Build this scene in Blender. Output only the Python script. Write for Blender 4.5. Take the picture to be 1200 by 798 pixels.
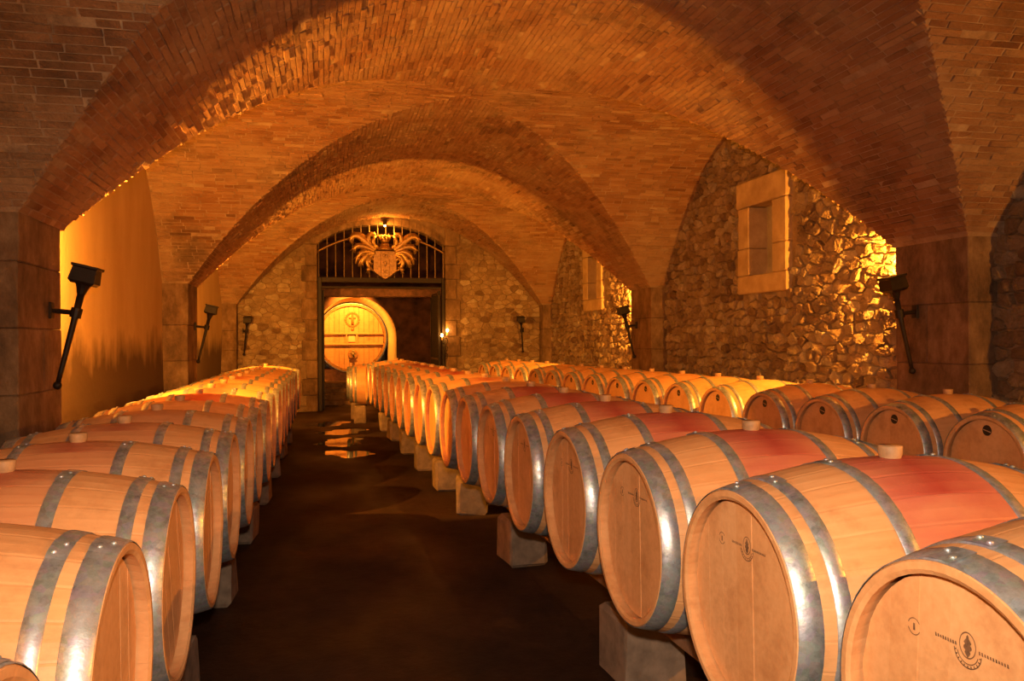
import bpy, math, random
from mathutils import Vector, Matrix
from math import sin, cos, pi, sqrt, radians
random.seed(7)
S = bpy.context.scene
COL = S.collection
for _o in list(bpy.data.objects): bpy.data.objects.remove(_o)

# ------------------------------------------------------------------ camera
H = 1.5
cam_d = bpy.data.cameras.new('camera'); cam_d.sensor_width = 36; cam_d.lens = 972 * 36 / 1200
cam_d.clip_start = .02; cam_d.clip_end = 100
cam = bpy.data.objects.new('camera', cam_d); COL.objects.link(cam)
cam.matrix_world = (Matrix.Translation((0, 0, H)) @ Matrix.Rotation(-.2244, 4, 'Z')
                    @ Matrix.Rotation(pi / 2 - .0017, 4, 'X') @ Matrix.Rotation(-.0063, 4, 'Z'))
S.camera = cam

# ------------------------------------------------------------------ world, exposure
w = bpy.data.worlds.new('world'); S.world = w; w.use_nodes = True
w.node_tree.nodes['Background'].inputs[0].default_value = (1, .5, .2, 1)
w.node_tree.nodes['Background'].inputs[1].default_value = .01
S.view_settings.view_transform = 'Standard'; S.view_settings.look = 'None'
S.view_settings.gamma = 1; S.view_settings.use_curve_mapping = False
S.view_settings.exposure = 0.22
WARM = (1, .362, .034)

def light(name, kind, loc, power, color, radius=.04, aim=None, size=None, blend=.1):
    d = bpy.data.lights.new(name, kind); d.energy = power; d.color = color; d.shadow_soft_size = radius
    if kind == 'SPOT': d.spot_size = size; d.spot_blend = blend
    o = bpy.data.objects.new(name, d); COL.objects.link(o); o.location = loc
    if aim is not None:
        o.rotation_euler = (Vector(aim)).to_track_quat('-Z', 'Y').to_euler()
    return o

# the photographer's flash, on top of the camera
light('camera_flash', 'SPOT', (.02, 0.02, H + .16), 245, (1, .74, .52), .03, (.25, 1, -.06), radians(110), .9)

# ------------------------------------------------------------------ helpers
def mesh(name, V, F, mats=None, smooth=False, tone=None, mi=None):
    me = bpy.data.meshes.new(name); me.from_pydata([tuple(v) for v in V], [], F)
    if mats:
        for m in (mats if isinstance(mats, (list, tuple)) else [mats]): me.materials.append(m)
    if smooth: me.polygons.foreach_set('use_smooth', [True] * len(me.polygons))
    if mi: me.polygons.foreach_set('material_index', mi)
    if tone is not None:
        a = me.attributes.new('tone', 'FLOAT', 'FACE')
        a.data.foreach_set('value', tone if isinstance(tone, list) else [tone] * len(F))
    me.update(); return me

def obj(name, me, parent=None, loc=None, rot=None):
    o = bpy.data.objects.new(name, me); COL.objects.link(o)
    if parent: o.parent = parent
    if loc: o.location = loc
    if rot: o.rotation_euler = rot
    return o

def tag(o, label=None, cat=None, group=None, kind=None):
    if label: o['label'] = label
    if cat: o['category'] = cat
    if group: o['group'] = group
    if kind: o['kind'] = kind
    return o

def thing(name, loc, label, cat, group=None, rz=0):
    return tag(obj(name, None, None, loc, (0, 0, rz)), label, cat, group)

class MB:
    def __init__(s): s.V = []; s.F = []; s.T = []
    def add(s, V, F, t=.5):
        n = len(s.V); s.V += [Vector(v) for v in V]; s.F += [tuple(i + n for i in f) for f in F]; s.T += [t] * len(F)
        return s
    def box(s, a, b, t=.5, bev=0):
        x0, y0, z0 = a; x1, y1, z1 = b
        if not bev:
            return s.add([(x0,y0,z0),(x1,y0,z0),(x1,y1,z0),(x0,y1,z0),(x0,y0,z1),(x1,y0,z1),(x1,y1,z1),(x0,y1,z1)],
                  [(3,2,1,0),(4,5,6,7),(0,1,5,4),(1,2,6,5),(2,3,7,6),(3,0,4,7)], t)
        e = bev; V = []; idx = {}
        for ix in (0, 1):
            for iy in (0, 1):
                for iz in (0, 1):
                    c = ((x0,x1)[ix], (y0,y1)[iy], (z0,z1)[iz]); sg = (1-2*ix, 1-2*iy, 1-2*iz)
                    for ax in range(3):
                        p = list(c)
                        for k in range(3):
                            if k != ax: p[k] += sg[k] * e
                        idx[(ix,iy,iz,ax)] = len(V); V.append(p)
        F = []
        for ax in range(3):
            o1, o2 = [k for k in range(3) if k != ax]
            for sd in (0, 1):
                q = []
                for a_, b_ in ((0,0),(1,0),(1,1),(0,1)):
                    c = [0,0,0]; c[ax] = sd; c[o1] = a_; c[o2] = b_; q.append(idx[(*c, ax)])
                F.append(tuple(q))
            for a_ in (0, 1):
                for b_ in (0, 1):
                    c0 = [0,0,0]; c0[o1] = a_; c0[o2] = b_; c1 = list(c0); c0[ax] = 0; c1[ax] = 1
                    F.append((idx[(*c0,o1)], idx[(*c1,o1)], idx[(*c1,o2)], idx[(*c0,o2)]))
        for ix in (0,1):
            for iy in (0,1):
                for iz in (0,1): F.append(tuple(idx[(ix,iy,iz,k)] for k in range(3)))
        s.add(V, F, t); return s
    def tube(s, pts, rad, seg=8, flat=1.0, up=None, t=.5, caps=True):
        pts = [Vector(p) for p in pts]; n = len(pts)
        if not isinstance(rad, (list, tuple)): rad = [rad] * n
        V = []; F = []
        for i, p in enumerate(pts):
            d = (pts[min(i+1, n-1)] - pts[max(i-1, 0)]).normalized()
            u = Vector(up) if up else (Vector((0,0,1)) if abs(d.z) < .9 else Vector((1,0,0)))
            a = d.cross(u).normalized(); b = a.cross(d).normalized()
            for k in range(seg):
                th = 2*pi*k/seg; V.append(p + a*(rad[i]*cos(th)) + b*(rad[i]*flat*sin(th)))
        for i in range(n-1):
            for k in range(seg):
                F.append((i*seg+k, i*seg+(k+1)%seg, (i+1)*seg+(k+1)%seg, (i+1)*seg+k))
        if caps: F.append(tuple(range(seg))[::-1]); F.append(tuple((n-1)*seg+k for k in range(seg)))
        return s.add(V, F, t)
    def lathe(s, prof, c=(0,0,0), ax='z', seg=16, t=.5, caps=True):
        V = []; F = []; n = len(prof)
        for r, h in prof:
            for k in range(seg):
                th = 2*pi*k/seg; a, b = r*cos(th), r*sin(th)
                p = {'z': (a,b,h), 'x': (h,a,b), 'y': (a,h,b)}[ax]; V.append((p[0]+c[0], p[1]+c[1], p[2]+c[2]))
        for i in range(n-1):
            for k in range(seg): F.append((i*seg+k, i*seg+(k+1)%seg, (i+1)*seg+(k+1)%seg, (i+1)*seg+k))
        if caps: F.append(tuple(range(seg))[::-1]); F.append(tuple((n-1)*seg+k for k in range(seg)))
        return s.add(V, F, t)
    def sphere(s, c, r, seg=10, rings=6, sc=(1,1,1), t=.5):
        V = []; F = []
        for i in range(rings+1):
            ph = pi*i/rings
            for k in range(seg):
                th = 2*pi*k/seg
                V.append((c[0]+r*sc[0]*sin(ph)*cos(th), c[1]+r*sc[1]*sin(ph)*sin(th), c[2]+r*sc[2]*cos(ph)))
        for i in range(rings):
            for k in range(seg): F.append((i*seg+k, (i+1)*seg+k, (i+1)*seg+(k+1)%seg, i*seg+(k+1)%seg))
        return s.add(V, F, t)
    def mesh(s, name, mat, smooth=False): return mesh(name, s.V, s.F, mat, smooth, s.T)
    def build(s, name, mat, parent=None, loc=None, rot=None, smooth=False):
        return obj(name, s.mesh(name, mat, smooth), parent, loc, rot)

# ------------------------------------------------------------------ materials
class NT:
    def __init__(s, name):
        s.m = bpy.data.materials.new(name); s.m.use_nodes = True; s.t = s.m.node_tree
        s.b = s.t.nodes['Principled BSDF']
    def n(s, typ, **kw):
        nd = s.t.nodes.new(typ)
        for k, v in kw.items():
            if k.startswith('i_'):
                key = k[2:]; nd.inputs[int(key) if key.isdigit() else key.replace('_', ' ')].default_value = v
            else: setattr(nd, k, v)
        return nd
    def l(s, a, b): s.t.links.new(a, b)
    def obj(s, scale=(1,1,1)):
        tc = s.n('ShaderNodeTexCoord'); mp = s.n('ShaderNodeMapping'); mp.inputs['Scale'].default_value = scale
        s.l(tc.outputs['Object'], mp.inputs[0]); return mp.outputs[0]
    def pos(s, scale=(1,1,1)):
        g = s.n('ShaderNodeNewGeometry'); mp = s.n('ShaderNodeMapping'); mp.inputs['Scale'].default_value = scale
        s.l(g.outputs['Position'], mp.inputs[0]); return mp.outputs[0]
    def noise(s, vec, scale, detail=4, rough=.55):
        nz = s.n('ShaderNodeTexNoise'); nz.inputs['Scale'].default_value = scale; nz.inputs['Detail'].default_value = detail
        nz.inputs['Roughness'].default_value = rough; s.l(vec, nz.inputs['Vector']); return nz.outputs['Fac']
    def ramp(s, fac, stops):
        r = s.n('ShaderNodeValToRGB'); e = r.color_ramp.elements
        while len(e) < len(stops): e.new(.5)
        for el, (p, c) in zip(e, stops):
            el.position = p; el.color = (*c, 1) if len(c) == 3 else c
        s.l(fac, r.inputs[0]); return r.outputs[0]
    def mix(s, fac, a, b, mode='MIX'):
        m = s.n('ShaderNodeMix', data_type='RGBA', blend_type=mode)
        for k, x in ((0, fac), (6, a), (7, b)):
            if hasattr(x, 'is_output'): s.l(x, m.inputs[k])
            else: m.inputs[k].default_value = (*x, 1) if isinstance(x, tuple) and len(x) == 3 else x
        return m.outputs[2]
    def math(s, op, a, b=None, c=None):
        m = s.n('ShaderNodeMath', operation=op)
        for k, x in enumerate((a, b, c)):
            if x is None: continue
            if hasattr(x, 'is_output'): s.l(x, m.inputs[k])
            else: m.inputs[k].default_value = x
        return m.outputs[0]
    def sep(s, vec):
        q = s.n('ShaderNodeSeparateXYZ'); s.l(vec, q.inputs[0]); return q.outputs
    def tone(s): return s.n('ShaderNodeAttribute', attribute_name='tone').outputs['Fac']
    def rnd(s): return s.n('ShaderNodeObjectInfo').outputs['Random']
    def bump(s, h, strength=.4, dist=.01):
        b = s.n('ShaderNodeBump'); b.inputs['Strength'].default_value = strength; b.inputs['Distance'].default_value = dist
        s.l(h, b.inputs['Height']); s.l(b.outputs[0], s.b.inputs['Normal'])
    def fin(s, col=None, rough=None, metal=None):
        for k, x in (('Base Color', col), ('Roughness', rough), ('Metallic', metal)):
            if x is None: continue
            if hasattr(x, 'is_output'): s.l(x, s.b.inputs[k])
            else: s.b.inputs[k].default_value = (*x, 1) if isinstance(x, tuple) else x
        return s.m

def mat_brick():
    t = NT('old_brick'); p = t.pos()
    c = t.ramp(t.tone(), [(0, (.14,.055,.024)), (.3, (.26,.115,.050)), (.6, (.34,.165,.074)), (.85, (.41,.225,.11)), (1, (.48,.31,.17))])
    dirt = t.ramp(t.noise(p, 1.3, 5, .6), [(.42, (0,0,0)), (.66, (1,1,1))])
    c = t.mix(t.math('MULTIPLY', dirt, .6), c, (.48,.33,.195))
    soot = t.ramp(t.noise(t.pos((1,1,1)), .8, 6, .7), [(.54, (0,0,0)), (.68, (1,1,1))])
    c = t.mix(t.math('MULTIPLY', soot, .72), c, (.08,.045,.025))
    t.bump(t.noise(p, 42, 5, .75), 1.0, .022); return t.fin(c, .93)
def mat_mortar():
    t = NT('lime_mortar'); p = t.pos()
    c = t.ramp(t.noise(p, 5, 6, .65), [(.3, (.19,.11,.06)), (.5, (.36,.235,.14)), (.72, (.50,.36,.225))])
    t.bump(t.noise(p, 45, 5, .7), .8, .015); return t.fin(c, .95)
def mat_stone():
    t = NT('rubble_stone'); p = t.pos()
    c = t.ramp(t.tone(), [(0, (.28,.165,.09)), (.4, (.50,.345,.20)), (.75, (.62,.46,.29)), (1, (.72,.59,.42))])
    d = t.ramp(t.noise(p, 9, 6, .7), [(.3, (.55,.5,.45)), (.7, (1,1,1))])
    c = t.mix(1.0, c, d, 'MULTIPLY')
    damp = t.ramp(t.noise(p, 1.1, 4, .6), [(.48, (0,0,0)), (.66, (1,1,1))])
    c = t.mix(t.math('MULTIPLY', damp, .55), c, (.15,.08,.042))
    t.bump(t.noise(p, 30, 6, .8), 1.0, .045); return t.fin(c, .92)
def mat_bed():
    t = NT('wall_mortar_bed'); p = t.pos()
    c = t.ramp(t.noise(p, 7, 6, .65), [(.3, (.17,.105,.06)), (.7, (.36,.24,.14))])
    t.bump(t.noise(p, 35, 5, .7), .9, .02); return t.fin(c, .96)
def mat_ashlar():
    t = NT('ashlar_stone'); p = t.pos()
    c = t.ramp(t.noise(t.pos((1,1,.6)), 5, 8, .72), [(.34, (.040,.020,.010)), (.5, (.17,.095,.048)), (.68, (.34,.22,.125))])
    c = t.mix(.25, c, t.ramp(t.tone(), [(0, (.09,.05,.028)), (1, (.32,.21,.125))]))
    t.bump(t.noise(p, 30, 6, .75), .8, .02); return t.fin(c, .92)
def mat_frame_stone():
    t = NT('window_limestone'); p = t.pos()
    c = t.ramp(t.noise(p, 6, 6, .6), [(.3, (.34,.22,.11)), (.7, (.52,.37,.20))])
    t.bump(t.noise(p, 40, 5, .7), .5, .012); return t.fin(c, .9)
def mat_plaster():
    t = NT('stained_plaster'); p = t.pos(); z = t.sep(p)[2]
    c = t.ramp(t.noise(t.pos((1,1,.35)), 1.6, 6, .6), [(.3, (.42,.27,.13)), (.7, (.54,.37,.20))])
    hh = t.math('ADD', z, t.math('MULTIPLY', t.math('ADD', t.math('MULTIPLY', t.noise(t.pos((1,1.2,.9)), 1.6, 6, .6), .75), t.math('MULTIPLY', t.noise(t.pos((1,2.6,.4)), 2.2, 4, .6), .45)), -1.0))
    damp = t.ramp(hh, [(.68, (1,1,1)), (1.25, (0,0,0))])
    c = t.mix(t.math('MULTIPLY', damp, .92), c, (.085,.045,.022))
    t.bump(t.noise(p, 22, 6, .6), .3, .012); return t.fin(c, .88)
def mat_floor():
    t = NT('damp_earth_floor'); p = t.pos()
    n = t.noise(p, 1.4, 6, .6); n2 = t.noise(p, 14, 5, .7)
    c = t.ramp(n, [(.32, (.012,.006,.004)), (.5, (.030,.014,.008)), (.68, (.055,.026,.014))])
    c = t.mix(.3, c, t.ramp(n2, [(.3, (.012,.007,.004)), (.7, (.055,.028,.016))]))
    r = t.ramp(t.noise(t.pos((1,.5,1)), 1.1, 3, .5), [(.36, (.50,)*3), (.6, (.88,)*3)])
    t.bump(n2, .35, .012); t.b.inputs['Specular IOR Level'].default_value = .22; return t.fin(c, r)
def oak(name, stain=0., spill=0., zsp=None):
    t = NT(name); p = t.obj((1,1,1)); xyz = t.sep(t.obj())
    off = t.n('ShaderNodeVectorMath', operation='ADD'); cmb = t.n('ShaderNodeCombineXYZ')
    ps = t.pos(); mp = t.n('ShaderNodeMapping'); mp.inputs['Scale'].default_value = (2.2, 22, 22); t.l(ps, mp.inputs[0])
    grain = t.noise(mp.outputs[0], 2.2, 6, .6)
    c = t.ramp(grain, [(.25, (.60,.28,.105)), (.5, (.72,.37,.155)), (.75, (.80,.455,.21))])
    c = t.mix(.42, c, t.ramp(t.tone(), [(0, (.62,.30,.115)), (.5, (.72,.375,.16)), (1, (.82,.49,.24))]))
    mott = t.ramp(t.noise(t.pos(), 7, 6, .7), [(.5, (0,0,0)), (.72, (1,1,1))])
    c = t.mix(t.math('MULTIPLY', mott, .6), c, (.44,.18,.06))
    if stain:
        d = t.math('ABSOLUTE', t.math('SUBTRACT', xyz[0], .465))
        m = t.ramp(d, [(.150, (1,1,1)), (.185, (0,0,0))])
        nz = t.ramp(t.noise(t.pos((1,3,3)), 3.0, 5, .6), [(.25, (.55,)*3), (.6, (1,)*3)])
        m = t.math('MULTIPLY', t.math('MULTIPLY', m, nz), stain)
        c = t.mix(m, c, (.54,.135,.10))
    if spill:
        d = t.math('ABSOLUTE', t.math('SUBTRACT', xyz[0], .465))
        nz = t.noise(t.pos(), 6, 5, .6)
        m = t.ramp(t.math('ADD', d, t.math('MULTIPLY', nz, .12)), [(.05, (1,1,1)), (.20, (0,0,0))])
        if zsp is not None: m = t.math('MULTIPLY', m, t.ramp(t.math('ADD', xyz[2], t.math('MULTIPLY', nz, .06)), [(zsp, (0,0,0)), (zsp+.02, (1,1,1))]))
        c = t.mix(t.math('MULTIPLY', m, spill), c, (.34,.02,.02))
    t.bump(t.math('ADD', grain, t.math('MULTIPLY', t.noise(t.pos(), 40, 3, .6), .35)), .12, .006)
    return t.fin(c, .52)
def mat_steel():
    t = NT('galvanised_steel'); p = t.pos()
    v = t.n('ShaderNodeTexVoronoi'); v.inputs['Scale'].default_value = 55; t.l(p, v.inputs['Vector'])
    n = t.noise(t.pos((1,1,1)), 16, 7, .75)
    c = t.ramp(n, [(.32, (.20,.24,.29)), (.5, (.42,.50,.58)), (.68, (.68,.77,.86))])
    c = t.mix(.2, c, v.outputs['Color'], 'OVERLAY')
    hs = t.n('ShaderNodeHueSaturation'); hs.inputs['Saturation'].default_value = .5; t.l(c, hs.inputs['Color'])
    r = t.ramp(n, [(.3, (.60,)*3), (.7, (.30,)*3)])
    t.bump(t.noise(p, 18, 4, .6), .3, .006)
    return t.fin(hs.outputs[0], r, .72)
def plain(name, c, rough=.6, metal=0., nscale=20, var=.3, bump=.2, emit=None, es=0):
    t = NT(name); n = t.noise(t.pos(), nscale, 5, .6)
    lo = tuple(x*(1-var) for x in c); hi = tuple(min(1, x*(1+var)) for x in c)
    col = t.ramp(n, [(.3, lo), (.7, hi)])
    if bump: t.bump(n, bump, .006)
    if emit:
        t.b.inputs['Emission Color'].default_value = (*emit, 1); t.b.inputs['Emission Strength'].default_value = es
    return t.fin(col, rough, metal)
M = {}
M['brick'] = mat_brick(); M['mortar'] = mat_mortar(); M['stone'] = mat_stone(); M['bed'] = mat_bed(); M['ashlar'] = mat_ashlar()
M['limestone'] = mat_frame_stone(); M['plaster'] = mat_plaster(); M['floor'] = mat_floor(); M['steel'] = mat_steel()
M['oak'] = oak('pale_oak'); M['oak_red'] = oak('oak_with_wine_band', .85); M['oak_pink'] = oak('oak_with_faint_wine_band', .3)
M['oak_red_spill'] = oak('oak_band_and_spill', .85, .75); M['oak_pink_spill'] = oak('oak_faint_band_and_spill', .3, .6)
M['body_red'] = oak('body_oak_wine_spill', .45, .85, .245); M['body_plain'] = oak('body_oak', 0)
M['body_pink'] = oak('body_oak_small_spill', .2, .7, .30)
M['iron'] = plain('black_wrought_iron', (.020,.012,.008), .55, .4)
M['gateiron'] = plain('brown_iron', (.20,.13,.08), .42, .7)
M['gilt'] = plain('bronze_gilt', (.42,.25,.10), .40, .85, 30, .35)
M['bung'] = plain('pale_bung', (.46,.27,.13), .6)
M['brand'] = plain('burnt_brand_ink', (.17,.085,.04), .8, 0, 60, .5, 0)
M['sticker'] = plain('dark_sticker', (.03,.018,.014), .5, 0, 60, .3, 0)
M['stickerband'] = plain('sticker_band', (.55,.35,.2), .6, 0, 60, .2, 0)
M['timber'] = plain('dark_red_timber', (.20,.09,.045), .7, 0, 12, .5, .4)
M['beam'] = plain('rail_timber', (.22,.12,.065), .75, 0, 15, .4, .4)
M['block'] = plain('pale_stone_block', (.22,.155,.11), .92, 0, 12, .35, .7)
M['foudre'] = oak('large_cask_oak'); M['foudre_rim'] = plain('cask_rim', (.42,.19,.06), .5, 0, 20, .3)
M['yplaster'] = plain('cream_plaster', (.74,.58,.34), .85, 0, 4, .12, .2)
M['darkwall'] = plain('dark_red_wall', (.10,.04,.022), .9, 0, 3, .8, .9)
M['brass'] = plain('polished_tap', (.75,.70,.6), .2, 1, 20, .1, 0)
M['puddle'] = plain('wet_film', (.012,.008,.006), .04, 0, 3, .2, .03)
M['glass'] = plain('dusty_pane', (.30,.24,.17), .6, 0, 6, .3, 0)
M['bulb'] = plain('lit_bulb', (1,.8,.5), .4, 0, 5, 0, 0, (1,.52,.14), 60)
M['halogen'] = plain('halogen_tube', (1,.8,.5), .4, 0, 5, 0, 0, (1,.5,.13), 12)

# ------------------------------------------------------------------ hall geometry
FZ = .10                      # floor level
XL, XR = -1.59, 4.40          # inner pier faces
WL, WR = -1.87, 4.64          # bay walls
XC, A = (XL+XR)/2, (XR-XL)/2
B, PW = 2.5, .76              # half bay, pier width
YC = [2.44, 8.20, 13.96]
PIER = [(-.82, -.06), (4.94, 5.70), (10.70, 11.46), (16.46, 16.80)]
YE = 16.75
ZS, RISE = 2.2, 1.75
def P(n): return ZS + RISE * (1 - abs(n) ** 2.15)

ceiling = tag(obj('ceiling', None), 'groin vaulted brick ceiling over the barrel rows', kind='structure')
ceiling.location = (0, 0, 0)

def patch(fn, nu, nv):
    V = [fn(i/nu, j/nv) for i in range(nu+1) for j in range(nv+1)]
    F = [(i*(nv+1)+j, (i+1)*(nv+1)+j, (i+1)*(nv+1)+j+1, i*(nv+1)+j+1) for i in range(nu) for j in range(nv)]
    return V, F
def nrm_main(n):
    e = 1e-4; n0, n1 = max(-1, n-e), min(1, n+e)
    d = Vector((A*(n1-n0), 0, P(n1)-P(n0))).normalized(); return Vector((d.z, 0, -d.x))      # points down/inwards
def nrm_cross(m):
    e = 1e-4; m0, m1 = max(-1, m-e), min(1, m+e)
    d = Vector((0, B*(m1-m0), P(m1)-P(m0))).normalized(); return Vector((0, d.z, -d.y))
bands = [(-.82-B, YC[0]), (YC[0], YC[1]), (YC[1], YC[2]), (YC[2], None)]
vault = MB()
def band_y(j, n):
    k = abs(n)
    if j == 0: return (-1.3, YC[0]-B*k)
    if j == 3: return (YC[2]+B*k, YE+.05)
    return (YC[j-1]+B*k, YC[j]-B*k)
for j in range(4):
    def f(u, v, j=j):
        n = -1+2*u; y0, y1 = band_y(j, n); return (XC+A*n, y0+(y1-y0)*v, P(n))
    vault.add(*patch(f, 64, 10))
for yc in YC:
    for sd in (-1, 1):
        def f(u, v):
            m = -1+2*u; xi = XC+sd*A*abs(m); xo = WL-.02 if sd < 0 else WR+.02
            return (xi+(xo-xi)*v, yc+B*m, P(m))
        vault.add(*patch(f, 56, 14))
tag(obj('mortar_bed', vault.mesh('mortar_bed', M['mortar'], True), ceiling))

# bricks: real geometry, proud of the mortar bed
NARC = 400
def arc_table(hw):
    s = [0.]; pr = None
    for i in range(NARC+1):
        n = -1+2*i/NARC; q = (hw*n, P(n))
        if pr: s.append(s[-1]+math.hypot(q[0]-pr[0], q[1]-pr[1]))
        pr = q
    return s
def arc_inv(tab, s):
    lo, hi = 0, NARC
    while hi-lo > 1:
        mid = (lo+hi)//2
        if tab[mid] <= s: lo = mid
        else: hi = mid
    f = (s-tab[lo])/(tab[hi]-tab[lo]); return -1+2*(lo+f)/NARC
bricks = []     # (corner points, normal, tone, centre)
def add_brick(pts, nr, smear):
    if random.random() < .03: return
    tone = min(1, max(0, random.gauss(.50, .17)+smear)); h = random.uniform(.002, .009)
    if random.random() < .07: h += .009
    back = [p - nr*.01 for p in pts]
    frt = []
    c = sum(pts, Vector())/4
    for p in pts: frt.append(p + (c-p)*random.uniform(.0, .07) + nr*(h+random.uniform(-.003, .004)))
    bricks.append((back+frt, tone, c))
BF = [(4,5,6,7), (0,1,5,4), (1,2,6,5), (2,3,7,6), (3,0,4,7)]
tabM, tabC = arc_table(A), arc_table(B)
CH, BL, G = .045, .225, .007
def course(tab, ylim, pt, nf, smear):
    nc = int(tab[-1]/CH)
    for i in range(nc):
        n0, n1 = arc_inv(tab, i*CH+G/2), arc_inv(tab, (i+1)*CH-G/2); nm = (n0+n1)/2
        for (y0, y1) in ylim(nm):
            if y1-y0 < .05: continue
            y = y0 - random.random()*BL; nr = nf(nm)
            while y < y1:
                l = BL*random.choice((1, 1, 1, .5))*random.uniform(.9, 1.08); a, b = max(y+G/2, y0), min(y+l-G/2, y1)
                if b-a > .03: add_brick([pt(n0, a), pt(n1, a), pt(n1, b), pt(n0, b)], nr, smear)
                y += l
for j in range(4):
    def yl(n, j=j):
        y0, y1 = band_y(j, n); return [(max(y0, 1.6), y1)] if y1 > 1.8 else []
    course(tabM, yl, lambda n, y: Vector((XC+A*n, y, P(n))), nrm_main, 0)
for yc in YC:
    def yl(m): return [(WL, XC-A*abs(m)), (XC+A*abs(m), WR)]
    course(tabC, yl, lambda m, x, yc=yc: Vector((x, yc+B*m, P(m))), nrm_cross, .08)

CAMP = Vector((0, 0, H)); Rc = cam.matrix_world.to_3x3().inverted()
def in_view(p, pad=1.0):
    q = Rc @ (p-CAMP)
    if q.z > -.1: return False
    return abs(q.x/-q.z) < 600/972*pad and abs(q.y/-q.z) < 399/972*pad
def split300(items, centre, area):
    sc = sorted(range(len(items)), key=lambda i: -(area(items[i])/(centre(items[i])-CAMP).length_squared if in_view(centre(items[i])) else 0))
    return [items[i] for i in sc[:300]], [items[i] for i in sc[300:]]
def qarea(pts): return ((pts[1]-pts[0]).length*(pts[3]-pts[0]).length)
near, rest = split300(bricks, lambda b: b[2], lambda b: qarea(b[0]))
for pts, tone, c in near:
    obj('brick', mesh('brick', pts, BF, M['brick'], False, tone), ceiling)
mb = MB()
for pts, tone, c in rest: mb.add(pts, BF, tone)
tag(mb.build('brickwork', M['brick'], ceiling), kind='stuff')

# ------------------------------------------------------------------ rubble walls
def clip(poly, px, py, nx, ny):
    out = []; k = len(poly)
    for i in range(k):
        a, b = poly[i], poly[(i+1) % k]
        da = (a[0]-px)*nx+(a[1]-py)*ny; db = (b[0]-px)*nx+(b[1]-py)*ny
        if da <= 0: out.append(a)
        if (da < 0) != (db < 0) and da != db:
            f = da/(da-db); out.append((a[0]+(b[0]-a[0])*f, a[1]+(b[1]-a[1])*f))
    return out
def rubble(u0, u1, v0, v1, hmean, wmean, keep, gap=.009, jit=.30):
    seeds = []; v = v0
    while v < v1:
        h = hmean*random.uniform(.7, 1.4); u = u0-random.random()*wmean
        while u < u1:
            wd = wmean*random.choice((.6, .8, 1, 1, 1.3, 1.7))*random.uniform(.85, 1.15)
            seeds.append((u+wd/2+random.uniform(-.1, .1)*wd, v+h/2+random.uniform(-jit, jit)*h, wd, h)); u += wd
        v += h
    cell = max(wmean, hmean)*2.0; grid = {}
    for i, s in enumerate(seeds): grid.setdefault((int(s[0]//cell), int(s[1]//cell)), []).append(i)
    asp = wmean/hmean; out = []
    for i, s in enumerate(seeds):
        if not keep(s[0], s[1], s[2]*.45, s[3]*.45): continue
        poly = [(s[0]-.4, s[1]-.3), (s[0]+.4, s[1]-.3), (s[0]+.4, s[1]+.3), (s[0]-.4, s[1]+.3)]
        gx, gy = int(s[0]//cell), int(s[1]//cell)
        for ax in (-1, 0, 1):
            for ay in (-1, 0, 1):
                for k in grid.get((gx+ax, gy+ay), ()):
                    if k == i: continue
                    q = seeds[k]; dx, dy = q[0]-s[0], (q[1]-s[1])*asp**1.2
                    L = math.hypot(dx, dy)
                    if L < 1e-6: continue
                    nx, ny = dx, dy*asp**.0; Ln = math.hypot(nx, ny)
                    mx, my = (s[0]+q[0])/2, (s[1]+q[1])/2
                    poly = clip(poly, mx-gap*.5*nx/Ln, my-gap*.5*ny/Ln, nx, ny)
                    if len(poly) < 3: break
        if len(poly) < 3: continue
        for _ in range(2):
            k = len(poly); q = []
            for a in range(k):
                p0, p1 = poly[a], poly[(a+1) % k]
                q += [(p0[0]*.86+p1[0]*.14, p0[1]*.86+p1[1]*.14), (p0[0]*.14+p1[0]*.86, p0[1]*.14+p1[1]*.86)]
            poly = q
            if len(poly) > 14: break
        poly = [(p[0]+random.uniform(-.006, .006), p[1]+random.uniform(-.006, .006)) for p in poly]
        out.append(((s[0], s[1]), poly))
    return out
def stone_geo(c, poly, to3, depth):
    k = len(poly); d = depth*random.uniform(.55, 1.4); tx, ty = random.uniform(-.25, .25), random.uniform(-.25, .25)
    cx = sum(p[0] for p in poly)/k; cy = sum(p[1] for p in poly)/k
    V = []; F = []
    for sc, dd in ((1, -.012), (.97, d*.5), (.86, d*.92), (.45, d)):
        for p in poly:
            x, y = cx+(p[0]-cx)*sc, cy+(p[1]-cy)*sc
            e = dd if dd < 0 else max(.002, dd+(tx*(x-cx)+ty*(y-cy))+random.uniform(-.006, .006))
            V.append(to3(x, y, e))
    for r in range(3):
        for i in range(k): F.append((r*k+i, r*k+(i+1) % k, (r+1)*k+(i+1) % k, (r+1)*k+i))
    F.append(tuple(3*k+i for i in range(k)))
    a = 0
    for i in range(k): a += poly[i][0]*poly[(i+1) % k][1]-poly[(i+1) % k][0]*poly[i][1]
    return V, F, abs(a)/2, to3(cx, cy, 0), min(1, max(0, random.gauss(.55, .25)))
def build_stones(geos, parent, nsingle=300):
    sc = sorted(geos, key=lambda g: -(g[2]/(g[3]-CAMP).length_squared if in_view(g[3]) and vis_above(g[3]) else 0))
    for V, F, a, c, tn in sc[:nsingle]: obj('stone', mesh('stone', V, F, M['stone'], False, tn), parent)
    mbr = MB()
    for V, F, a, c, tn in sc[nsingle:]: mbr.add(V, F, tn)
    if mbr.F: tag(mbr.build('rubble', M['stone'], parent), kind='stuff')
def vis_above(p): return p.z > 1.05

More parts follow.
